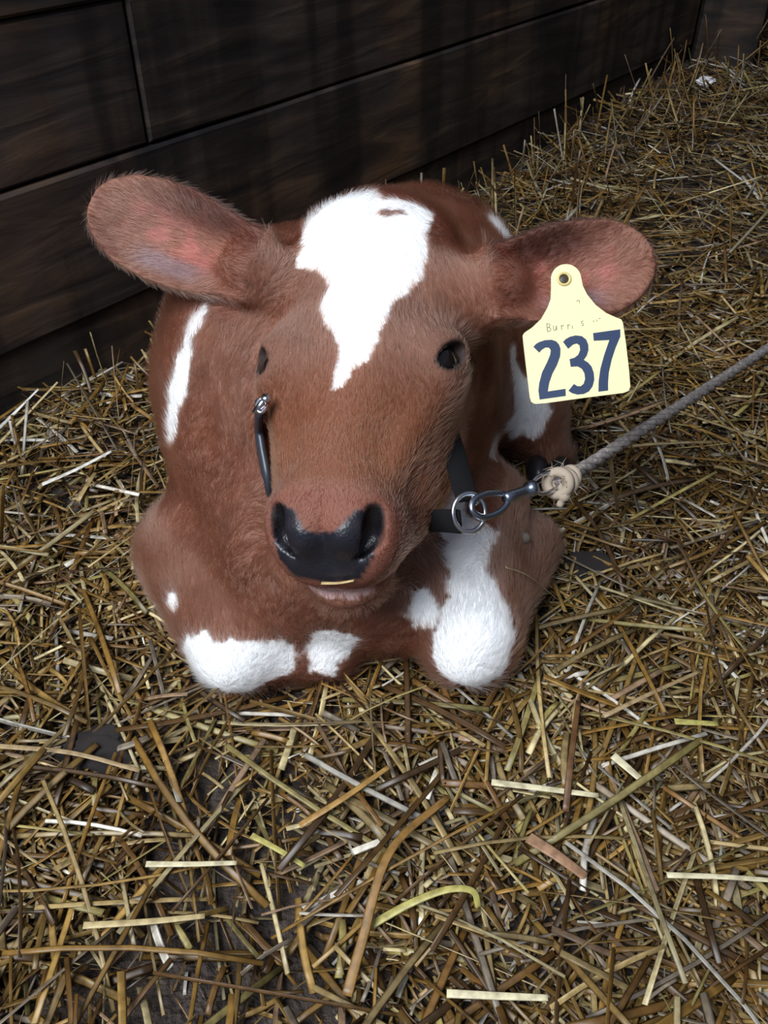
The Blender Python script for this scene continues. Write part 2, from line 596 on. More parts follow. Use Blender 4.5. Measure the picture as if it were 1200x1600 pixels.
white = np.zeros(nv)
BLAZE = [(-.0620, -.170), (-.0650, -.142), (-.0590, -.0921), (-.0424, -.0877), (-.0298, -.0736), (-.0242, -.0622), (-.0286, -.0464),
         (-.0261, -.0319), (-.0153, -.0172), (-.0043, .0007), (-.0047, .0167), (-.0066, .0370), (-.0001, .0351), (.0037, .0267),
         (.0099, .0182), (.0187, .0113), (.0236, -.0088), (.0265, -.0248), (.0278, -.0421), (.0396, -.0602), (.0485, -.0806),
         (.0502, -.1058), (.0472, -.1255), (.0487, -.148), (.0500, -.1552), (.0292, -.1574), (.0083, -.1556), (.0030, -.168),
         (-.020, -.172), (-.040, -.171)]
bd = in_poly(q[:, 0] - .0020, q[:, 1], BLAZE) + .0022 * nz + .0022 * nz2
bd = np.where(on_head & (q[:, 2] > -.06), bd, 1)
sp = np.minimum(np.hypot(q[:, 0] - .0165, (q[:, 1] + .136) * 1.5) - .0065, np.hypot(q[:, 0] - .026, (q[:, 1] + .139) * 2.2) - .006)
sp = np.minimum(sp, np.hypot(q[:, 0] + .053, (q[:, 1] + .157) * 1.8) - .004)
bd = np.maximum(bd, -(sp + .002 * nz2))
white = np.maximum(white, sstep(.0008, -.0008, bd))


def patch(path, r, soft=.0015, amp=.010, stretch=(1, 1, 1)):
    """white patch round a polyline of surface points"""
    global white
    path = np.asarray(path, float) * stretch
    pts = cv * np.asarray(stretch)
    d = np.full(nv, 9.0)
    rr = np.broadcast_to(r, (len(path),)) if np.ndim(r) == 0 else np.asarray(r)
    if len(path) == 1:
        d = np.linalg.norm(pts - path[0], axis=1) - rr[0]
    for k in range(len(path) - 1):
        d = np.minimum(d, caps(pts, path[k], path[k + 1], rr[k], rr[k + 1]))
    d = d + amp * nz + amp * .6 * nz2
    white = np.maximum(white, sstep(soft, -soft, d))


patch([(-.163, .672, .290), (-.177, .653, .262), (-.186, .642, .232), (-.197, .634, .200), (-.200, .640, .175)], [.010, .013, .016, .014, .008], amp=.008)
patch([(-.24, .80, .22), (-.22, .95, .15)], [.05, .06])
patch([(-.158, .492, .038), (-.128, .478, .044), (-.096, .488, .050)], [.030, .031, .024], amp=.012)
patch([(-.045, .496, .060), (-.052, .492, .040)], [.020, .014], amp=.012)
patch([(.032, .510, .088)], [.016], amp=.012)
patch([(.074, .475, .070), (.080, .500, .092)], [.036, .030], amp=.010)
patch([(.078, .520, .098), (.074, .550, .102), (.080, .590, .104)], [.024, .017, .024], amp=.012)
patch([(.060, .590, .110), (.064, .62, .115)], [.012, .014], amp=.01)
patch([(.147, 1.045, .206)], [.022], amp=.010)
patch([(.152, .822, .160), (.165, .805, .110), (.166, .799, .087)], [.014, .026, .022], amp=.014)
patch([(.150, .793, .078), (.115, .74, .085), (.100, .705, .120)], [.016, .014, .014], amp=.014)
patch([(-.192, .540, .068)], [.008], amp=.008)
mixc(white, (.86, .86, .87))
# lower lip and wet nose
mixc(on_head * sstep(.006, .0, ell(q, (-.002, .158, -.078), (.024, .020, .016))) * .8, (.55, .40, .40))
pw = q[:, 1] * .6 - q[:, 2] * .8                        # down the slope of the nose pad
PAD = [(x, s * .6 - z * .8) for x, s, z in
       [(-.0395, .1300, -.0110), (-.0425, .1411, -.0281), (-.0380, .1526, -.0419), (-.0285, .1600, -.0530), (-.0051, .1630, -.0555), (.0226, .1600, -.0535),
        (.0330, .1500, -.0390), (.0395, .1384, -.0256), (.0405, .1312, -.0122), (.0358, .1285, -.0078), (.0237, .1310, -.0070),
        (.0100, .1393, -.0146), (-.0016, .1408, -.0166), (-.0108, .1391, -.0143), (-.0198, .1310, -.0070), (-.0294, .1285, -.0055), (-.0371, .1275, -.0076)]]
pd = np.where(on_head & (q[:, 1] > .11), in_poly(q[:, 0], pw, PAD) + .0012 * nz2, 1)
pad = sstep(.0010, -.0010, pd)
mixc(pad, (.012, .012, .018))
mixc(pad * sstep(.5, .9, vnoise(cv * 120, 41)) * .5, (.030, .024, .028))
eye_w = .0180 + ell(qa, EYE + EYER[:, 2] * .0185, (.0165, .0088, .0110), EYER)
lid = on_head * sstep(.0220, .0190, eye_w)
mixc(lid * .95, (.014, .008, .007))
nost = np.maximum(sstep(.0025, .0, caps(qa, (.0375, .131, -.011), (.0325, .143, -.025), .0064, .0078)), sstep(.0025, .0, caps(qa, (.0325, .143, -.025), (.0235, .152, -.034), .0076, .0034)))
mixc(on_head * nost, (.006, .005, .006))

col = np.clip(col, 0.002, 1)
lv = np.empty(len(me.loops), np.int32); me.loops.foreach_get('vertex_index', lv)
ca = me.attributes.new('coat', 'BYTE_COLOR', 'CORNER')
rgba = np.concatenate([col, pad[:, None]], 1)[lv]
srgb = rgba.copy()
srgb[:, :3] = np.where(rgba[:, :3] < .0031308, rgba[:, :3] * 12.92, 1.055 * rgba[:, :3] ** (1 / 2.4) - .055)
ca.data.foreach_set('color_srgb', srgb.astype(np.float32).ravel())

b = M_COAT.node_tree.nodes['Principled BSDF']
at = nd(M_COAT, 'ShaderNodeAttribute'); at.attribute_name = 'coat'
lk(M_COAT, at.outputs['Color'], b.inputs['Base Color'])
rr_ = nd(M_COAT, 'ShaderNodeMapRange'); rr_.inputs['To Min'].default_value = .75; rr_.inputs['To Max'].default_value = .36
lk(M_COAT, at.outputs['Alpha'], rr_.inputs['Value']); lk(M_COAT, rr_.outputs[0], b.inputs['Roughness'])
tcn = nd(M_COAT, 'ShaderNodeTexCoord')
vo = nd(M_COAT, 'ShaderNodeTexVoronoi'); vo.inputs['Scale'].default_value = 420
lk(M_COAT, tcn.outputs['Object'], vo.inputs['Vector'])
mu = nd(M_COAT, 'ShaderNodeMath'); mu.operation = 'MULTIPLY'
lk(M_COAT, vo.outputs['Distance'], mu.inputs[0]); lk(M_COAT, at.outputs['Alpha'], mu.inputs[1])
bpn = nd(M_COAT, 'ShaderNodeBump'); bpn.inputs['Strength'].default_value = .25; bpn.inputs['Distance'].default_value = .0012
lk(M_COAT, mu.outputs[0], bpn.inputs['Height']); lk(M_COAT, bpn.outputs[0], b.inputs['Normal'])

# fur material: strand colour from the coat under its root
M_FUR.use_nodes = True
nt = M_FUR.node_tree
nt.nodes.remove(nt.nodes['Principled BSDF'])
fa = nd(M_FUR, 'ShaderNodeAttribute'); fa.attribute_name = 'coat'
hb = nt.nodes.new('ShaderNodeBsdfHairPrincipled')
hb.parametrization = 'COLOR'
hb.inputs['Roughness'].default_value = .38
hb.inputs['Radial Roughness'].default_value = .55
hb.inputs['Random Roughness'].default_value = .2
hb.inputs['Coat'].default_value = .0
lk(M_FUR, fa.outputs['Color'], hb.inputs['Color'])
lk(M_FUR, hb.outputs[0], nt.nodes['Material Output'].inputs[0])

# comb direction of the coat
flow = np.tile(np.array([-.05, .30, -1.0]), (nv, 1))
leg = cv[:, 2] < .10
flow[leg] = np.array([0, -.5, -.6])
fh = np.where((q[:, 1] > -.05)[:, None], hs, hs * .6) + np.sign(q[:, 0])[:, None] * hx * (.25 + np.clip(np.abs(q[:, 0]) / .07, 0, 1) * .35)[:, None]
up_ = sstep(-.09, -.14, q[:, 1])[:, None]
fh = fh * (1 - up_) + (-hs * .5 + np.sign(q[:, 0])[:, None] * hx * .6) * up_
hd = sstep(.02, -.005, ell(q, (0, -.02, -.05), (.085, .185, .085)))[:, None]
flow = flow * (1 - hd) + fh * hd
for (t, vv, w, msk), e in zip(ear_t, EARS):
    flow[msk] = e[2] + e[3] * (vv[msk] / .04 * .45)[:, None]
jit = np.stack([vnoise(cv * 38, 51 + k) - .5 for k in range(3)], 1)
flow /= np.linalg.norm(flow, axis=1)[:, None]
flow = flow + jit * (.9 - .3 * hd)

# UV layer whose per-face axes carry the comb direction
npoly = len(me.polygons)
lq = lv.reshape(npoly, 4)
fc = cv[lq]; fn = cn[lq].mean(1); fn /= np.linalg.norm(fn, axis=1)[:, None] + 1e-9
ft = flow[lq].mean(1)
ft = ft - (ft * fn).sum(1)[:, None] * fn
ft /= np.linalg.norm(ft, axis=1)[:, None] + 1e-9
fb = np.cross(fn, ft)
rel = fc - fc.mean(1)[:, None]
uv = np.stack([(rel * ft[:, None]).sum(2) / .02 + .5, (rel * fb[:, None]).sum(2) / .02 + .5], -1)
uvl = me.uv_layers.new(name='comb')
uvl.data.foreach_set('uv', uv.astype(np.float32).ravel())

# fur length and density
ln = np.full(nv, .80)
ln = ln * (1 - hd[:, 0]) + .50 * hd[:, 0]
ln = np.where(on_head & (q[:, 1] > .03), .36, ln)
ln = np.where(on_head & (q[:, 1] > .10), .20, ln)
ln = np.where(on_head & (q[:, 1] < -.12), .75, ln)
ln = np.where(on_ear, .55, ln)
ln = np.where(leg & (white > .5), .5, ln)
ln = np.where(on_head & (eye_w < .032), .22, ln)
ln *= .8 + .5 * nz3
den = np.ones(nv)
den[(pad > .15) | (nost > .3) | ((eye_w < .0195) & on_head)] = 0
den[(cv[:, 2] < .004)] = 0
den[(cv[:, 1] > 1.10)] = .3
vg_l = calf.vertex_groups.new(name='fur_length')
vg_d = calf.vertex_groups.new(name='fur_density')
bk = np.round(np.clip(ln, .02, 1) * 40).astype(int)
for k in np.unique(bk):
    vg_l.add(np.nonzero(bk == k)[0].tolist(), k / 40.0, 'REPLACE')
for k in np.unique(den):
    vg_d.add(np.nonzero(den == k)[0].tolist(), float(k), 'REPLACE')

FUR_N = 230000
md = calf.modifiers.new('fur', 'PARTICLE_SYSTEM')
ps = md.particle_system
ps.seed = 4
st = ps.settings
st.type = 'HAIR'
st.count = FUR_N
st.hair_step = 4
st.render_step = 3
st.display_step = 2
st.emit_from = 'FACE'
st.distribution = 'RAND'
st.use_modifier_stack = False
ps.vertex_group_length = 'fur_length'
ps.vertex_group_density = 'fur_density'
st.hair_length = .02
st.normal_factor = .0016
st.tangent_factor = .0040
st.tangent_phase = -0.5
st.factor_random = .0010
st.brownian_factor = .0
st.effector_weights.gravity = 0
st.root_radius = 1.0
st.tip_radius = .15
st.radius_scale = .00042
st.material = 2


def ball(name, c, r, m, parent, R=None, seg=32, rings=20):
    vs, fs = [], []
    r = np.broadcast_to(r, 3)
    for i in range(rings + 1):
        for j in range(seg):
            th, ph = math.pi * i / rings, 2 * math.pi * j / seg
            v = np.array([math.sin(th) * math.cos(ph), math.sin(th) * math.sin(ph), math.cos(th)]) * r
            if R is not None: v = R @ v
            vs.append(v + c)
    for i in range(rings):
        for j in range(seg):
            a, b_ = i * seg + j, i * seg + (j + 1) % seg
            fs.append((a, a + seg, b_ + seg, b_))
    return mesh_obj(name, vs, fs, m, parent)


M_EYE = mat('dark_wet_eye', (.006, .004, .004), .06, spec=.6)
M_HOOF = mat('grey_black_hoof', (.018, .016, .018), .35)
for sx in (-1, 1):
    c = from_head(EYE * (sx, 1, 1))
    e = ball('eye', c, .0190, M_EYE, calf)
    e['label'] = 'dark glossy eye'
# hind foot: two claws, and the dew claw of the folded left foreleg
hp = P(856, 736, 1.0)
for dx in (-.0125, .0125):
    h_ = ball('hoof', hp + np.array([dx, -.004, .002]), (.0135, .022, .017), M_HOOF, calf, np.array(Matrix.Rotation(.25, 3, 'X')))
dc = 0.70
for _ in range(60):
    dc += .8 * max(calf_sdf(P(816, 841, dc)[None])[0], 0)
ball('dewclaw', P(816, 841, dc + .001), (.0085, .0060, .0065), mat('horn_dewclaw', (.16, .145, .125), .4), calf)


# ------------------------------------------------------------------ sweeps used by the tack
def catmull(pts, n):
    p = np.asarray(pts, float)
    p = np.concatenate([[2 * p[0] - p[1]], p, [2 * p[-1] - p[-2]]])
    out = []
    for i in range(1, len(p) - 2):
        for t in np.linspace(0, 1, n, endpoint=False):
            a, b_, c, d = p[i - 1], p[i], p[i + 1], p[i + 2]
            out.append(.5 * ((2 * b_) + (-a + c) * t + (2 * a - 5 * b_ + 4 * c - d) * t * t + (-a + 3 * b_ - 3 * c + d) * t ** 3))
    out.append(p[-2])
    return np.array(out)


def tube(pts, r, seg=10, closed=False):
    """round tube along points; r scalar or per point"""
    pts = np.asarray(pts, float); n = len(pts)
    r = np.broadcast_to(r, (n,))
    if closed: tan = np.roll(pts, -1, 0) - np.roll(pts, 1, 0)
    else: tan = np.gradient(pts, axis=0)
    tan /= np.linalg.norm(tan, axis=1)[:, None]
    ref = np.array([0, 0, 1.0]) if abs(tan[0][2]) < .9 else np.array([1.0, 0, 0])
    u = np.cross(tan[0], ref); u /= np.linalg.norm(u)
    vs, fs = [], []
    for i in range(n):
        u = u - (u @ tan[i]) * tan[i]; u /= np.linalg.norm(u)
        w = np.cross(tan[i], u)
        for k in range(seg):
            a = 2 * math.pi * k / seg
            vs.append(pts[i] + r[i] * (math.cos(a) * u + math.sin(a) * w))
    m = n if closed else n - 1
    for i in range(m):
        for k in range(seg):
            a, b_ = i * seg + k, i * seg + (k + 1) % seg
            c, d = ((i + 1) % n) * seg + (k + 1) % seg, ((i + 1) % n) * seg + k
            fs.append((a, d, c, b_))
    if not closed:
        fs.append(tuple(range(seg))); fs.append(tuple(range((n - 1) * seg, n * seg))[::-1])
    return vs, fs


def strap(pts, out, w, th):
    """flat strap along points; out = face normals per point"""
    pts = np.asarray(pts, float); n = len(pts)
    tan = np.gradient(pts, axis=0); tan /= np.linalg.norm(tan, axis=1)[:, None]
    out = np.asarray(out, float)
    vs, fs = [], []
    c = th * .35
    prof = [(-w / 2, -th / 2 + c), (-w / 2 + c, -th / 2), (w / 2 - c, -th / 2), (w / 2, -th / 2 + c),
            (w / 2, th / 2 - c), (w / 2 - c, th / 2), (-w / 2 + c, th / 2), (-w / 2, th / 2 - c)]
    for i in range(n):
        o_ = out[i] - (out[i] @ tan[i]) * tan[i]; o_ /= np.linalg.norm(o_)
        b_ = np.cross(tan[i], o_)
        for x, y in prof: vs.append(pts[i] + b_ * x + o_ * y)
    for i in range(n - 1):
        for k in range(8):
            fs.append((i * 8 + k, i * 8 + (k + 1) % 8, (i + 1) * 8 + (k + 1) % 8, (i + 1) * 8 + k))
    fs.append(tuple(range(8))[::-1]); fs.append(tuple(range((n - 1) * 8, n * 8)))
    return vs, fs


def merge(parts):
    vs, fs = [], []
    for v, f in parts:
        n = len(vs); vs += list(v); fs += [tuple(i + n for i in q_) for q_ in f]
    return vs, fs


def empty(name, loc, label, cat, group=None):
    o = bpy.data.objects.new(name, None)
    o.empty_display_size = .03
    COL.objects.link(o)
    o.location = loc
    bpy.context.view_layer.update()
    return tag(o, label, cat, group)


def recalc(o):
    import bmesh
    bm = bmesh.new(); bm.from_mesh(o.data)
    bmesh.ops.recalc_face_normals(bm, faces=bm.faces)
    bm.to_mesh(o.data); bm.free()
    return o


# ------------------------------------------------------------------ ear tag
from mathutils.geometry import tessellate_polygon
TD = .700
TO = P(884, 436.5, TD)
tr = V(1, 0, 0); tu = V(0, 1, .05); tu /= np.linalg.norm(tu); tn = np.cross(tr, tu)
TS = TD / F / 3.3333


def tagpt(x, y, n=0.0):
    return TO + tr * (x - 613) * TS - tu * (y - 455) * TS + tn * n


def plate(poly, n0, n1, holes=()):
    rings = [np.asarray(poly, float)] + [np.asarray(h, float) for h in holes]
    flat = np.concatenate(rings)
    tri = tessellate_polygon([[Vector((x, y, 0)) for x, y in r] for r in rings])
    N = len(flat)
    vs = [tagpt(x, y, n0) for x, y in flat] + [tagpt(x, y, n1) for x, y in flat]
    fs = []
    for t in tri:
        fs.append(tuple(t)); fs.append(tuple(i + N for i in t)[::-1])
    s0 = 0
    for r in rings:
        k = len(r)
        for i in range(k):
            a, b_ = s0 + i, s0 + (i + 1) % k
            fs.append((a, b_, b_ + N, a + N))
        s0 += k
    return vs, fs


ctrl = [(536, 440), (536, 500), (533, 560), (516, 605), (482, 665), (435, 710), (394, 738), (386, 752),
        (389, 790), (404, 930), (420, 1075), (428, 1100), (446, 1110), (500, 1106), (700, 1078), (905, 1052), (930, 1042), (940, 1020),
        (934, 930), (920, 790), (906, 685), (898, 668), (870, 657), (820, 634), (766, 592), (722, 536), (700, 490), (692, 445)]
arc = [(614 + 78 * math.cos(a), 452 - 76 * math.sin(a)) for a in np.linspace(.12, math.pi - .12, 14)]
outline = ctrl + arc[::-1]
outline = ctrl + arc
hole = [(603 + 24 * math.cos(a), 455 + 24 * math.sin(a)) for a in np.linspace(0, 2 * math.pi, 20, endpoint=False)]
M_TAG = mat('cream_yellow_plastic', (.83, .76, .42), .38)
M_TAG.node_tree.nodes['Principled BSDF'].inputs['Subsurface Weight'].default_value = 0.0
M_INK = mat('navy_ink', (.018, .036, .090), .5)
tagroot = empty('ear_tag', TO, "cream yellow ear tag numbered 237 hanging from the calf's left ear", 'ear tag')
tp = recalc(mesh_obj('tag_panel', *plate(outline, -.0009, .0009, [hole]), M_TAG, tagroot, smooth=False))
bv = tp.modifiers.new('bevel', 'BEVEL'); bv.width = .0005; bv.segments = 2; bv.limit_method = 'ANGLE'
D2 = [(440, 812), (452, 798), (470, 787), (500, 777), (535, 775), (558, 783), (573, 800), (580, 822), (578, 860), (562, 905), (537, 952), (520, 1000), (512, 1045),
      (604, 1031), (605, 1068), (470, 1087), (464, 1040), (469, 1000), (484, 945), (510, 893), (526, 855), (530, 830), (521, 816), (502, 815), (482, 828), (470, 842)]
D3 = [(594, 786), (608, 771), (630, 759), (660, 752), (692, 756), (714, 774), (724, 800), (725, 828), (716, 857), (700, 880), (722, 894), (740, 915), (751, 948), (753, 985),
      (744, 1018), (725, 1044), (698, 1058), (665, 1061), (638, 1054), (619, 1041), (648, 1006), (665, 1017), (682, 1018), (698, 1005), (706, 980), (703, 950), (690, 927), (668, 914), (632, 916),
      (627, 876), (652, 869), (672, 853), (682, 828), (679, 804), (665, 794), (645, 800), (620, 822)]
D7 = [(750, 740), (891, 720), (891, 757), (866, 815), (844, 880), (829, 945), (824, 1000), (824, 1040), (774, 1046), (776, 990), (786, 925), (806, 855), (834, 776), (753, 780)]
for nm, dg in (('printed_digit', D2), ('printed_digit', D3), ('printed_digit', D7)):
    o = recalc(mesh_obj(nm, *plate(dg, .0008, .0012), M_INK, tagroot, smooth=False))
    o['label'] = 'navy blue printed digit'
# faint handwriting above the number
hand = [[(510, 690), (514, 732)], [(510, 690), (526, 694), (522, 708), (512, 710)], [(512, 710), (530, 714), (528, 728), (514, 732)],
        [(545, 700), (546, 722), (556, 724), (560, 700), (562, 724)], [(585, 697), (588, 722)], [(586, 706), (598, 697)],
        [(618, 694), (621, 718)], [(619, 702), (630, 694)], [(642, 700), (644, 716)],
        [(700, 676), (690, 680), (692, 688), (700, 692), (698, 700), (690, 700)],
        [(752, 672), (755, 682)], [(768, 668), (771, 678)], [(780, 664), (788, 662)], [(665, 572), (680, 568), (682, 582)]]
strokes = []
for st_ in hand:
    pp = catmull(st_, 4) if len(st_) > 2 else np.array(st_, float)
    pp = np.array([tagpt(x, y, .00095) for x, y in pp[:, :2]] if pp.shape[1] > 2 else [tagpt(x, y, .00095) for x, y in pp])
    strokes.append(tube(pp, .00030, 6))
mesh_obj('handwriting', *merge(strokes), mat('faded_green_ink', (.20, .23, .13), .6), tagroot)
ra = [tagpt(603 + 31 * math.cos(a), 455 + 31 * math.sin(a), .0010) for a in np.linspace(0, 2 * math.pi, 28, endpoint=False)]
rg = mesh_obj('eyelet_rim', *tube(ra, .0012, 8, closed=True), mat('yellowed_eyelet', (.62, .50, .20), .4), tagroot)
sa = np.array([tagpt(603, 455, -.016), tagpt(603, 455, -.001), tagpt(603, 455, .0004), tagpt(603, 455, .0009)])
sd_ = mesh_obj('stud', *tube(sa, [.0042, .0042, .0040, .0026], 16), mat('dark_stud', (.045, .035, .022), .45), tagroot)
sd_['label'] = 'dark brown stud through the ear'

# ------------------------------------------------------------------ halter, snap hook, rope
M_STRAP = mat('black_webbing', (.005, .005, .006), .75, spec=.2)
nb = M_STRAP.node_tree.nodes['Principled BSDF']
wv = nd(M_STRAP, 'ShaderNodeTexNoise'); wv.inputs['Scale'].default_value = 700
bw = nd(M_STRAP, 'ShaderNodeBump'); bw.inputs['Strength'].default_value = .5; bw.inputs['Distance'].default_value = .001
lk(M_STRAP, wv.outputs[0], bw.inputs['Height']); lk(M_STRAP, bw.outputs[0], nb.inputs['Normal'])
M_CORD = mat('blue_black_leather', (.030, .036, .050), .38)
M_STEEL = mat('worn_bright_steel', (.62, .64, .68), .22, metal=1.0)
M_ZINC = mat('dull_bluish_zinc', (.30, .34, .42), .30, metal=1.0)

hl = empty('halter', P(600, 800, .70), "black halter strap round the calf's jaw with a steel ring", 'halter')


def on_skin(px, py, lift):
    d = .5
    for _ in range(200):
        d += .6 * max(calf_sdf(P(px, py, d)[None])[0] - lift, 0)
    return P(px, py, d)


cs = catmull([on_skin(405, 636, .006), on_skin(404, 668, .006), on_skin(409, 705, .006), on_skin(417, 746, .005), on_skin(423, 770, -.006), on_skin(430, 792, -.03), from_head((-.030, .085, -.120)), from_head((.0, .085, -.135))], 8)
o = mesh_obj('cheek_strap', *strap(cs, [V(-1, 0, -.25)] * 34 + [V(-.6, -1, 0)] * (len(cs) - 34), .016, .0065), M_CORD, hl)
o['label'] = 'blue black rolled leather cheek strap seen edge on'
a0 = on_skin(408, 634, .011)
bk_ = merge([tube([a0 + V(math.cos(t) * .0036, math.sin(t) * .0055, math.sin(t) * .002) for t in np.linspace(0, 2 * math.pi, 20, endpoint=False)], .0016, 8, True),
             tube([a0 + V(-.005, -.006, 0), a0 + V(.005, .007, -.002)], .0030, 8), tube([a0 + V(.004, .004, -.002), a0 + V(.005, .006, -.006)], .0038, 10)])
o = mesh_obj('buckle', *bk_, M_STEEL, hl); o['label'] = 'small bright steel buckle'
js = catmull([from_head((.0, .085, -.135)), P(622, 818, .715), P(660, 816, .692), P(692, 814, .668), P(719, 815, .656)], 8)
o = mesh_obj('chin_strap', *strap(js, [V(.1, -.15, -1)] * len(js), .0185, .0035), M_STRAP, hl)
us = catmull([P(731, 782, .668), P(722, 752, .676), P(712, 715, .690), P(700, 672, .71), P(690, 620, .735)], 8)
o = mesh_obj('throat_strap', *strap(us, [V(.25, .0, -1)] * len(us), .0185, .0035), M_STRAP, hl)
rc = P(733, 801, .656)
ring = [rc + V(math.cos(t) * .0125, math.sin(t) * .0145, math.cos(t) * .004) for t in np.linspace(0, 2 * math.pi, 36, endpoint=False)]
mesh_obj('ring', *tube(ring, .0019, 10, True), M_STEEL, hl)
for nm, p0, p1 in (('keeper', P(733, 770, .660), P(747, 787, .656)),):
    o = mesh_obj(nm, *tube([p0, (p0 + p1) / 2, p1], .0021, 10), M_STEEL, hl); o['label'] = 'bright steel strap end'

HA, HB = P(741, 797, .653), P(872, 748, .700)
ax = (HB - HA); HL = np.linalg.norm(ax); ax = ax / HL
sd = np.cross(ax, V(0, 0, 1)); sd /= np.linalg.norm(sd)


def hk(t, s_=0.0, n=0.0):
    return HA + ax * t * HL + sd * s_ + np.cross(ax, sd) * n


sn = empty('snap_hook', HA, 'metal swivel snap hook joining the halter ring to the rope', 'snap hook')
hook = catmull([hk(.40, .000), hk(.33, -.0055), hk(.22, -.0085), hk(.08, -.0080), hk(.0, -.0035), hk(-.02, .002), hk(.04, .0075), hk(.16, .0085), hk(.27, .0065), hk(.34, .0045)], 6)
mesh_obj('hook', *tube(hook, .0026, 10), M_ZINC, sn)
mesh_obj('gate', *tube([hk(.06, .0070), hk(.2, .0085), hk(.36, .004)], .0016, 8), M_STEEL, sn)
mesh_obj('barrel', *tube([hk(.34), hk(.36), hk(.45), hk(.56), hk(.62), hk(.63), hk(.70), hk(.715)], [.0030, .0050, .0046, .0042, .0044, .0064, .0064, .0035], 16), M_ZINC, sn)
eye_l = [hk(.69, 0), hk(.74, -.0060), hk(.86, -.0075), hk(.98, -.0060), hk(1.04, 0), hk(.98, .0060), hk(.86, .0075), hk(.74, .0060)]
ee = catmull(eye_l + [eye_l[0]], 5)[:-1]
mesh_obj('swivel_eye', *tube(ee, .0019, 8, True), M_STEEL, sn)

M_ROPE = mat('grey_brown_frayed_rope', (.25, .215, .195), .85)
rb = M_ROPE.node_tree.nodes['Principled BSDF']
tr_ = nd(M_ROPE, 'ShaderNodeTexCoord'); nr = nd(M_ROPE, 'ShaderNodeTexNoise'); nr.inputs['Scale'].default_value = 220; nr.inputs['Detail'].default_value = 5
lk(M_ROPE, tr_.outputs['Object'], nr.inputs['Vector'])
rr2 = ramp(M_ROPE, [(.3, (.09, .078, .072)), (.55, (.18, .155, .145)), (.75, (.32, .285, .265))])
lk(M_ROPE, nr.outputs[0], rr2.inputs[0]); lk(M_ROPE, rr2.outputs[0], rb.inputs['Base Color'])
br = nd(M_ROPE, 'ShaderNodeBump'); br.inputs['Distance'].default_value = .001; br.inputs['Strength'].default_value = .7
lk(M_ROPE, nr.outputs[0], br.inputs['Height']); lk(M_ROPE, br.outputs[0], rb.inputs['Normal'])
ropec = catmull([P(868, 750, .698), P(885, 746, .706), P(930, 720, .735), P(1010, 668, .790), P(1100, 610, .860), P(1200, 545, .955), P(1330, 458, 1.12), P(1500, 358, 1.36), P(1570, 338, 1.68)], 40)
seglen = np.r_[0, np.cumsum(np.linalg.norm(np.diff(ropec, axis=0), axis=1))]
tg = np.gradient(ropec, axis=0); tg /= np.linalg.norm(tg, axis=1)[:, None]
su = np.cross(tg, [0, 0, 1.0]); su /= np.linalg.norm(su, axis=1)[:, None]; sw = np.cross(tg, su)
rp = empty('lead_rope', ropec[0], "taut greyish lead rope running from the snap hook across the straw", 'rope')
strands = []
for k in range(3):
    an = seglen / .045 * 2 * math.pi + k * 2 * math.pi / 3
    strands.append(tube(ropec + (su * np.cos(an)[:, None] + sw * np.sin(an)[:, None]) * .0026, .0033, 8))
mesh_obj('rope_length', *merge(strands), M_ROPE, rp)
kn = []
kc = P(880, 752, .700)
for k, (r1, r2, tl) in enumerate([(.0088, .0115, .2), (.0080, .0100, -.5), (.0070, .0120, .9)]):
    ring = [kc + ax * (k - 1) * .006 + (sd * math.cos(t) * r1 + np.cross(ax, sd) * math.sin(t) * r1 + ax * math.sin(t + tl) * .004) for t in np.linspace(0, 2 * math.pi, 24, endpoint=False)]
    kn.append(tube(ring, .0046, 8, True))
kn.append(tube(catmull([kc, kc + V(.000, -.010, -.004), kc + V(-.003, -.020, .0)], 6), [.0055] * 6 + [.0055] * 3 + [.003] * 4, 8))
fz = np.random.default_rng(9)
for i in range(60):
    d_ = fz.normal(size=3); d_ /= np.linalg.norm(d_)
    p0 = kc + d_ * .009
    kn.append(tube([p0, p0 + d_ * .004 + fz.normal(size=3) * .002, p0 + d_ * .006 + fz.normal(size=3) * .004], [.0004, .0003, .0001], 4))
o = mesh_obj('knot', *merge(kn), mat('frayed_tan_knot', (.36, .29, .22), .9), rp); o['label'] = 'frayed tan knot through the swivel eye'

# ------------------------------------------------------------------ straw
M_STRAW = mat('straw', rough=.42)
b = M_STRAW.node_tree.nodes['Principled BSDF']
sa_ = nd(M_STRAW, 'ShaderNodeAttribute'); sa_.attribute_name = 'hue'
ts = nd(M_STRAW, 'ShaderNodeTexCoord'); ns_ = nd(M_STRAW, 'ShaderNodeTexNoise'); ns_.inputs['Scale'].default_value = 130; ns_.inputs['Detail'].default_value = 3
lk(M_STRAW, ts.outputs['Object'], ns_.inputs['Vector'])
rg_ = ramp(M_STRAW, [(.3, (.62, .58, .55)), (.6, (1.1, 1.08, 1.05))])
lk(M_STRAW, ns_.outputs[0], rg_.inputs[0])
ms = nd(M_STRAW, 'ShaderNodeMixRGB'); ms.blend_type = 'MULTIPLY'; ms.inputs[0].default_value = 1
lk(M_STRAW, sa_.outputs['Color'], ms.inputs[1]); lk(M_STRAW, rg_.outputs[0], ms.inputs[2]); lk(M_STRAW, ms.outputs[0], b.inputs['Base Color'])

PAL = np.array([(.245, .135, .030), (.32, .195, .055), (.17, .085, .022), (.40, .29, .125), (.52, .43, .23), (.25, .20, .145), (.10, .052, .018), (.62, .58, .50), (.36, .29, .10), (.31, .20, .12)])
PW = np.array([.20, .17, .12, .14, .085, .07, .10, .045, .06, .06]); PW /= PW.sum()


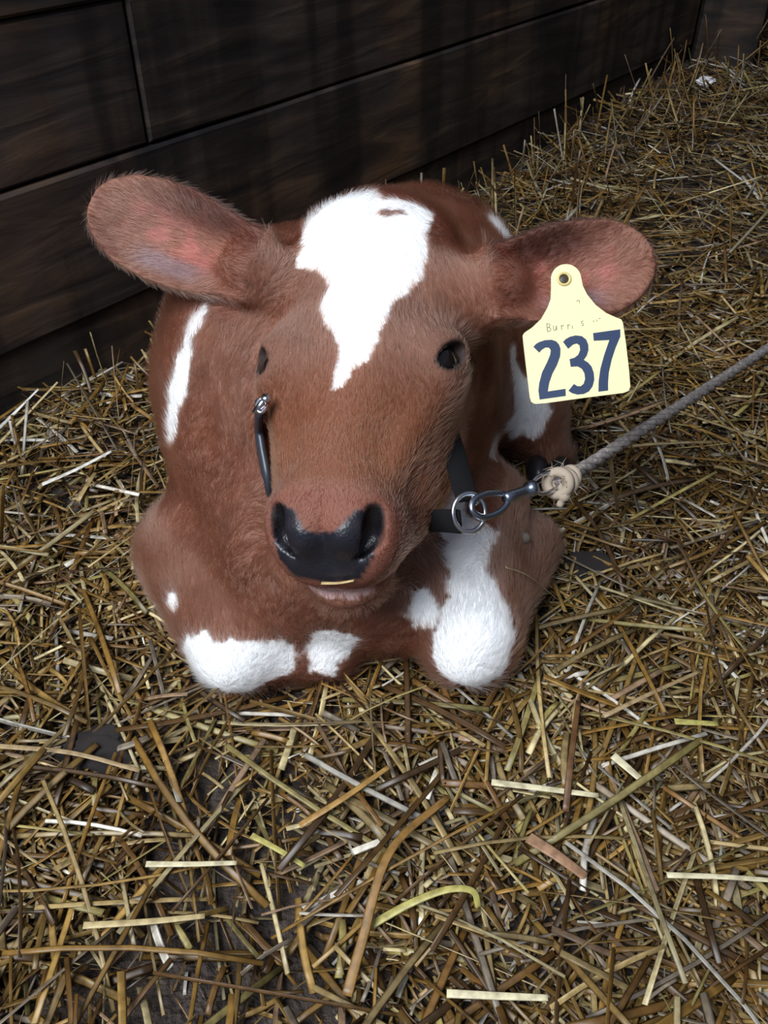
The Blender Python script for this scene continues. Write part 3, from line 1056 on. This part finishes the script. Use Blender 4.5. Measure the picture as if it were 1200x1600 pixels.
def straw_geo(c, head, pitch, L, w, bend, roll, flat=.22, K=5, seg=6):
    """vectorised straws: centre, heading, pitch, length, width, sideways bend"""
    n = len(c)
    t = np.linspace(-.5, .5, K)
    dirx = np.stack([np.cos(head) * np.cos(pitch), np.sin(head) * np.cos(pitch), np.sin(pitch)], 1)
    side = np.stack([-np.sin(head), np.cos(head), np.zeros(n)], 1)
    up = np.cross(dirx, side)
    s2 = side * np.cos(roll)[:, None] + up * np.sin(roll)[:, None]
    u2 = np.cross(dirx, s2)
    ctr = c[:, None] + dirx[:, None] * (t[None, :, None] * L[:, None, None]) + (side * bend[:, None, None][:, 0] * L[:, None])[:, None] * ((t ** 2) * 4 - .33)[None, :, None] * .5
    a = np.linspace(0, 2 * math.pi, seg, endpoint=False)
    v = ctr[:, :, None] + (s2[:, None, None] * np.cos(a)[None, None, :, None] + u2[:, None, None] * np.sin(a)[None, None, :, None] * flat) * (w / 2)[:, None, None, None]
    base = np.arange(n)[:, None, None] * K * seg
    i, k = np.meshgrid(np.arange(K - 1), np.arange(seg), indexing='ij')
    k2 = (k + 1) % seg
    qd = np.stack([i * seg + k, (i + 1) * seg + k, (i + 1) * seg + k2, i * seg + k2], -1).reshape(1, -1, 4)
    caps_ = np.array([[[0, 1, 2, 3], [0, 3, 4, 5]], [[3, 2, 1, 0], [5, 4, 3, 0]]])
    caps_[1] += (K - 1) * seg
    qd = np.concatenate([qd, caps_.reshape(1, -1, 4)[:, [2, 3, 0, 1]]], 1)
    return v.reshape(-1, 3), (base + qd).reshape(-1, 4), ctr


def straw_obj(name, args, hue, parent=None, **kw):
    v, f, ctr = straw_geo(*args, **kw)
    o = np_mesh(name, v, f, M_STRAW, smooth=False)
    ns = len(args[0]); nf = len(f) // ns
    r = np.random.default_rng(71)
    fib = np.ones((ns, nf))
    side = .72 + .5 * r.random((ns, 6))                       # fibres: each side of a stalk weathers differently
    for k in range(nf - 4):
        fib[:, k] = side[:, k % 6]
    fib *= np.repeat(.85 + .3 * r.random((ns, 5)), [6, 6, 6, 6, nf - 24], 1)
    assert len(o.data.loops) == len(f) * 4
    a_ = o.data.attributes.new('hue', 'BYTE_COLOR', 'CORNER')
    h_ = np.concatenate([np.asarray(hue), np.ones((len(hue), 1))], 1)
    h_ = np.repeat(h_, nf * 4, 0); h_[:, :3] = np.clip(h_[:, :3] * np.repeat(fib.ravel(), 4)[:, None], 0, 1)
    h_[:, :3] = np.where(h_[:, :3] < .0031308, h_[:, :3] * 12.92, 1.055 * np.maximum(h_[:, :3], 1e-6) ** (1 / 2.4) - .055)
    a_.data.foreach_set('color_srgb', h_.astype(np.float32).ravel())
    return o


def scatter(n, y0, y1, Lr, wr, zr, psd, seed):
    r = np.random.default_rng(seed)
    y = y0 + (y1 - y0) * r.random(n)
    half = .50 + .52 * np.maximum(y, 0)
    near = 1.0 + .18 * sstep(.75, .25, y)
    x = (r.random(n) * 2 - 1) * half
    L = (Lr[0] + (Lr[1] - Lr[0]) * r.random(n) ** 1.8) * near
    w = (wr[0] + (wr[1] - wr[0]) * r.random(n) ** 1.3) * near
    head = r.random(n) * math.pi * 2
    pitch = r.normal(0, psd, n)
    z = terrain(x, y) + zr[0] + (zr[1] - zr[0]) * r.random(n) + np.abs(np.sin(pitch)) * L * .42
    c = np.stack([x, y, z], 1)
    bend = r.normal(0, .055, n)
    roll = r.normal(0, .5, n)
    # thin where the earth shows through
    bare = vnoise(c * [5.5, 5.5, 0] + 3.7, 77)
    spot = np.exp(-((x + .17) ** 2 / .020 + (y - .23) ** 2 / .006)) + np.exp(-((x - .135) ** 2 / .0040 + (y - .285) ** 2 / .0022)) + .6 * np.exp(-((x + .30) ** 2 / .012 + (y - .42) ** 2 / .006))
    keep = x < 1.24 - .02
    keep &= r.random(n) > np.clip(sstep(.62, .85, bare) * .6 * sstep(.8, .4, y) + spot * .72, 0, .85)
    keep &= wall_dist(c) > .012
    tip = np.abs(wall_dist(c)) - np.abs(np.cos(head) * WN[0] + np.sin(head) * WN[1]) * np.cos(pitch) * L / 2
    keep &= tip > .004
    keep &= (c[:, 1] - 2.38 < 0) | (np.abs(c[:, 0] - .86) > .12)
    keep &= (c[:, 1] + (c[:, 0] - .70) * .12 < 2.66)
    hue = PAL[r.choice(len(PAL), n, p=PW)] * (.40 + .62 * r.random((n, 1)) ** 1.2)
    return [a[keep] for a in (c, head, pitch, L, w, bend, roll)], hue[keep]


# single stalks that stand out from the bedding
def on_floor(px, py, lift=.012):
    lift += .004
    """point where the view ray of a photo pixel meets the top of the bedding"""
    d = .8
    for _ in range(30):
        p = P(px, py, d)
        z = float(terrain(np.array([p[0]]), np.array([p[1]]))[0]) + lift
        p1 = P(px, py, d + .01)
        d += .01 * (z - p[2]) / (p1[2] - p[2])
    return P(px, py, d)


STALKS = []
SG = 'single stalks lying loose on top of the bedding'


def stalk(label, pts, w, hue, flat=.3, n=8, taper=.75):
    pts = np.asarray(pts, float)
    c = catmull(pts, n) if len(pts) > 2 else np.linspace(pts[0], pts[1], 9)
    tan = np.gradient(c, axis=0); tan /= np.linalg.norm(tan, axis=1)[:, None]
    STALKS.append(c)
    vs, fs = [], []
    m = len(c)
    for i in range(m):
        u = np.cross([0, 0, 1.0], tan[i]); u /= np.linalg.norm(u); v = np.cross(tan[i], u)
        ww = w * (1 - (1 - taper) * i / (m - 1)) / 2
        for k in range(8):
            a = 2 * math.pi * k / 8
            dent = .35 if k == 2 else 1.0                     # the split stalk is grooved along its top
            vs.append(c[i] + u * math.cos(a) * ww + v * math.sin(a) * ww * flat * dent)
    for i in range(m - 1):
        for k in range(8):
            fs.append((i * 8 + k, i * 8 + (k + 1) % 8, (i + 1) * 8 + (k + 1) % 8, (i + 1) * 8 + k))
    fs.append(tuple(range(8))[::-1]); fs.append(tuple(range((m - 1) * 8, m * 8)))
    o = mesh_obj('straw_stalk', vs, fs, M_STRAW)
    a_ = o.data.attributes.new('hue', 'FLOAT_COLOR', 'POINT')
    a_.data.foreach_set('color', np.tile(np.array([*hue, 1.0], np.float32), len(vs)))
    return tag(o, label, 'straw stalk', SG)


CREAM, PALE, TAN, GOLD, BROWN, GREEN, WHITE = (.62, .57, .38), (.46, .37, .19), (.33, .24, .13), (.24, .13, .035), (.12, .058, .022), (.40, .36, .11), (.66, .66, .62)
fl = on_floor
stalk('curled yellow green straw leaf arching over bare earth at the bottom', [fl(575, 1448), fl(640, 1412, .018), fl(698, 1390, .024), fl(738, 1392, .022), fl(748, 1418, .012)], .0065, GREEN)
stalk('broad bright cream stalk lying across the straw below the round white knee', [fl(768, 1222, .018), fl(850, 1232, .019), fl(935, 1243, .017)], .0062, CREAM)
stalk('pale stalk reaching out of the picture edge low on the right side', [fl(1042, 1367, .018), fl(1130, 1370, .019), fl(1215, 1376, .018)], .0048, CREAM)
stalk('whitish stalk lying flat right at the bottom, centre right', [fl(698, 1552, .016), fl(780, 1556, .016), fl(856, 1559, .016)], .0060, CREAM)
stalk('pale stalk with a square cut end lying low on the left, nearly level', [fl(130, 1446, .016), fl(230, 1440, .018), fl(320, 1431, .018)], .0055, PALE)
stalk('thin pale stalk lying level above the square cut one on the left', [fl(228, 1350, .016), fl(300, 1350, .016), fl(370, 1348, .016)], .0050, CREAM)
stalk('long tan stalk running in from the left edge past a dark clod', [fl(-10, 1165, .020), fl(110, 1176, .022), fl(218, 1204, .016)], .0050, TAN)
stalk('long bent dark golden stalk rising steeply from the bottom centre', [fl(542, 1556, .012), fl(566, 1470, .020), fl(610, 1330, .028), fl(700, 1245, .020)], .0080, GOLD)
stalk('long straight tan stalk slanting up to the right of the white knee', [fl(943, 1119, .018), fl(1020, 1082, .022), fl(1095, 1048, .018)], .0046, TAN)
stalk('short fat yellow stalk piece at the far right, below the long tan one', [fl(1054, 1127, .018), fl(1122, 1131, .018)], .0066, GREEN)
stalk('stubby cream stalk piece pointing down right, lower right of the calf', [fl(958, 1180, .018), fl(1002, 1218, .018)], .0080, CREAM)
stalk('upright looking dark brown stem below the calf on the right', [fl(884, 1268, .014), fl(893, 1180, .022), fl(904, 1095, .020)], .0058, BROWN)
stalk('broad pinkish brown husk below the bright cream stalk', [fl(826, 1308, .016), fl(870, 1336, .018), fl(916, 1370, .014)], .0105, (.34, .20, .12), flat=.16)
stalk('short yellow stalk piece left of the long bent golden one', [fl(393, 1305, .016), fl(434, 1327, .018), fl(476, 1353, .014)], .0052, GREEN)
stalk('golden stalk slanting up towards the brisket, bottom centre', [fl(468, 1290, .018), fl(540, 1245, .022), fl(608, 1198, .016)], .0058, (.34, .20, .06))
stalk('white stalk lying flat on the straw left of the calf, below the wall', [fl(66, 757, .020), fl(120, 733, .024), fl(174, 705, .026)], .0062, WHITE)
stalk('long white stalk leaning on the planks at the left edge', [fl(-25, 692, .02), P(20, 648, 1.04), P(60, 608, 1.04)], .0060, WHITE)
stalk('long thin yellow stalk leaning beside the white one at the left edge', [fl(-30, 722, .02), P(30, 660, 1.03), P(90, 597, 1.045)], .0050, PALE)
stalk('thin dry wisp hanging down from the lead rope', [P(953, 714, .752), P(958, 750, .80), fl(966, 800, .015)], .0050, TAN)


stalk("short straw bit stuck to the calf's lip below its nose", [on_skin(502, 911, .004), on_skin(528, 911, .004), on_skin(553, 907, .004)], .0030, (.50, .38, .18))
stalk("pale bent stalk resting against the folded foreleg below the dew claw", [on_skin(790, 886, .005), on_skin(826, 900, .006), on_floor(873, 938, .014)], .0036, (.42, .36, .22))


sets = [scatter(20500, -.15, 1.15, (.020, .12), (.0016, .0054), (-.012, .004), .10, 1),
        scatter(18000, 1.0, 2.75, (.030, .13), (.0025, .0058), (-.012, .006), .16, 2),
        scatter(9000, -.15, 1.15, (.030, .17), (.0020, .0058), (.000, .012), .14, 3),
        scatter(7500, .9, 2.75, (.040, .15), (.0028, .0060), (.000, .018), .26, 4),
        scatter(34000, -.1, 1.2, (.004, .020), (.0006, .0030), (-.013, .010), .25, 5)]
A = [np.concatenate([s_[0][k] for s_ in sets]) for k in range(7)]
H = np.concatenate([s_[1] for s_ in sets])


# straws standing up against the foot of the planks
def wall_straw(n, seed):
    r = np.random.default_rng(seed)
    s = np.where(r.random(n) < .82, .35 + 1.75 * r.random(n), -.3 + .65 * r.random(n))
    L = .05 + .13 * r.random(n) ** 1.5
    d = .02 + .26 * r.random(n) ** 1.3
    c = W0 + WU * s[:, None] + WN * d[:, None]
    pitch = np.clip(r.normal(.75, .40, n), .05, 1.45)
    c[:, 2] = terrain(c[:, 0], c[:, 1]) + np.sin(pitch) * L * .30
    head = r.normal(0, 1.5, n) + math.atan2(-WN[1], -WN[0])
    lean = np.abs(np.cos(head) * WN[0] + np.sin(head) * WN[1]) * np.cos(pitch) * L / 2
    k = (d - lean > .006)
    hue = PAL[r.choice(len(PAL), n, p=PW)] * (.38 + .50 * r.random((n, 1)))
    return [a[k] for a in (c, head, pitch, L, .0025 + .003 * r.random(n), r.normal(0, .06, n), r.normal(0, .6, n))], hue[k]


ws, wh = wall_straw(520, 8)
A = [np.concatenate([a, b_]) for a, b_ in zip(A, ws)]; H = np.concatenate([H, wh])
# drop what would lie inside the calf
dd = calf_sdf(A[0])
ends = np.stack([np.cos(A[1]) * np.cos(A[2]), np.sin(A[1]) * np.cos(A[2]), np.sin(A[2])], 1) * (A[3] / 2)[:, None]
de = np.minimum(calf_sdf(A[0] + ends * .95), calf_sdf(A[0] - ends * .95))
dm = np.minimum(dd, de)
keep = (dm > .004) | ((A[0][:, 2] < .018) & (dd > -.004))
for c_ in STALKS:                       # bedding does not bury the loose stalks on top of it
    for f_ in (-.95, -.6, -.3, 0, .3, .6, .95):
        pt = A[0] + ends * f_
        d2 = ((pt[:, None, :2] - c_[None, :, :2]) ** 2).sum(2)
        k_ = d2.argmin(1)
        keep &= ~((np.sqrt(d2[np.arange(len(pt)), k_]) < .009) & (pt[:, 2] > c_[k_, 2] - .003))
A = [a[keep] for a in A]; H = H[keep]
bed = straw_obj('straw_bedding', A, H)
tag(bed, 'loose golden brown straw bedding strewn over the whole floor', 'straw', kind='stuff')


def lump(name, c, r, m, label, cat, seed, amp=.28):
    o = ball(name, c, r, m, None, seg=40, rings=26)
    n = len(o.data.vertices)
    co = np.empty(n * 3, np.float32); o.data.vertices.foreach_get('co', co); co = co.reshape(-1, 3).astype(float)
    u = (co - c) / np.asarray(r)
    k = 1 + amp * (vnoise(u * 1.9 + seed, seed) - .5) * 2 + amp * .4 * (vnoise(u * 5 + seed, seed + 1) - .5) * 2
    o.data.vertices.foreach_set('co', (c + (co - c) * k[:, None]).astype(np.float32).ravel())
    o.data.update()
    return tag(o, label, cat)


M_CLOD = mat('dark_dung', (.050, .040, .038), .7)
cb = M_CLOD.node_tree.nodes['Principled BSDF']
nc = nd(M_CLOD, 'ShaderNodeTexNoise'); nc.inputs['Scale'].default_value = 160; nc.inputs['Detail'].default_value = 6
bc = nd(M_CLOD, 'ShaderNodeBump'); bc.inputs['Distance'].default_value = .003
lk(M_CLOD, nc.outputs[0], bc.inputs['Height']); lk(M_CLOD, bc.outputs[0], cb.inputs['Normal'])
lump('dung_clod', fl(150, 1172, -.002), (.030, .022, .016), M_CLOD, 'dark dung clod half buried in straw at the lower left', 'dung clod', 3)
lump('dung_clod', fl(922, 886, -.004), (.026, .018, .014), M_CLOD, 'dark dung clod in the straw right of the folded foreleg', 'dung clod', 8)
lump('white_scrap', fl(1104, 126, .014), (.020, .012, .010), mat('white_scrap', (.75, .75, .78), .8), 'small white scrap lying at the foot of the corner post', 'scrap', 5, .5)
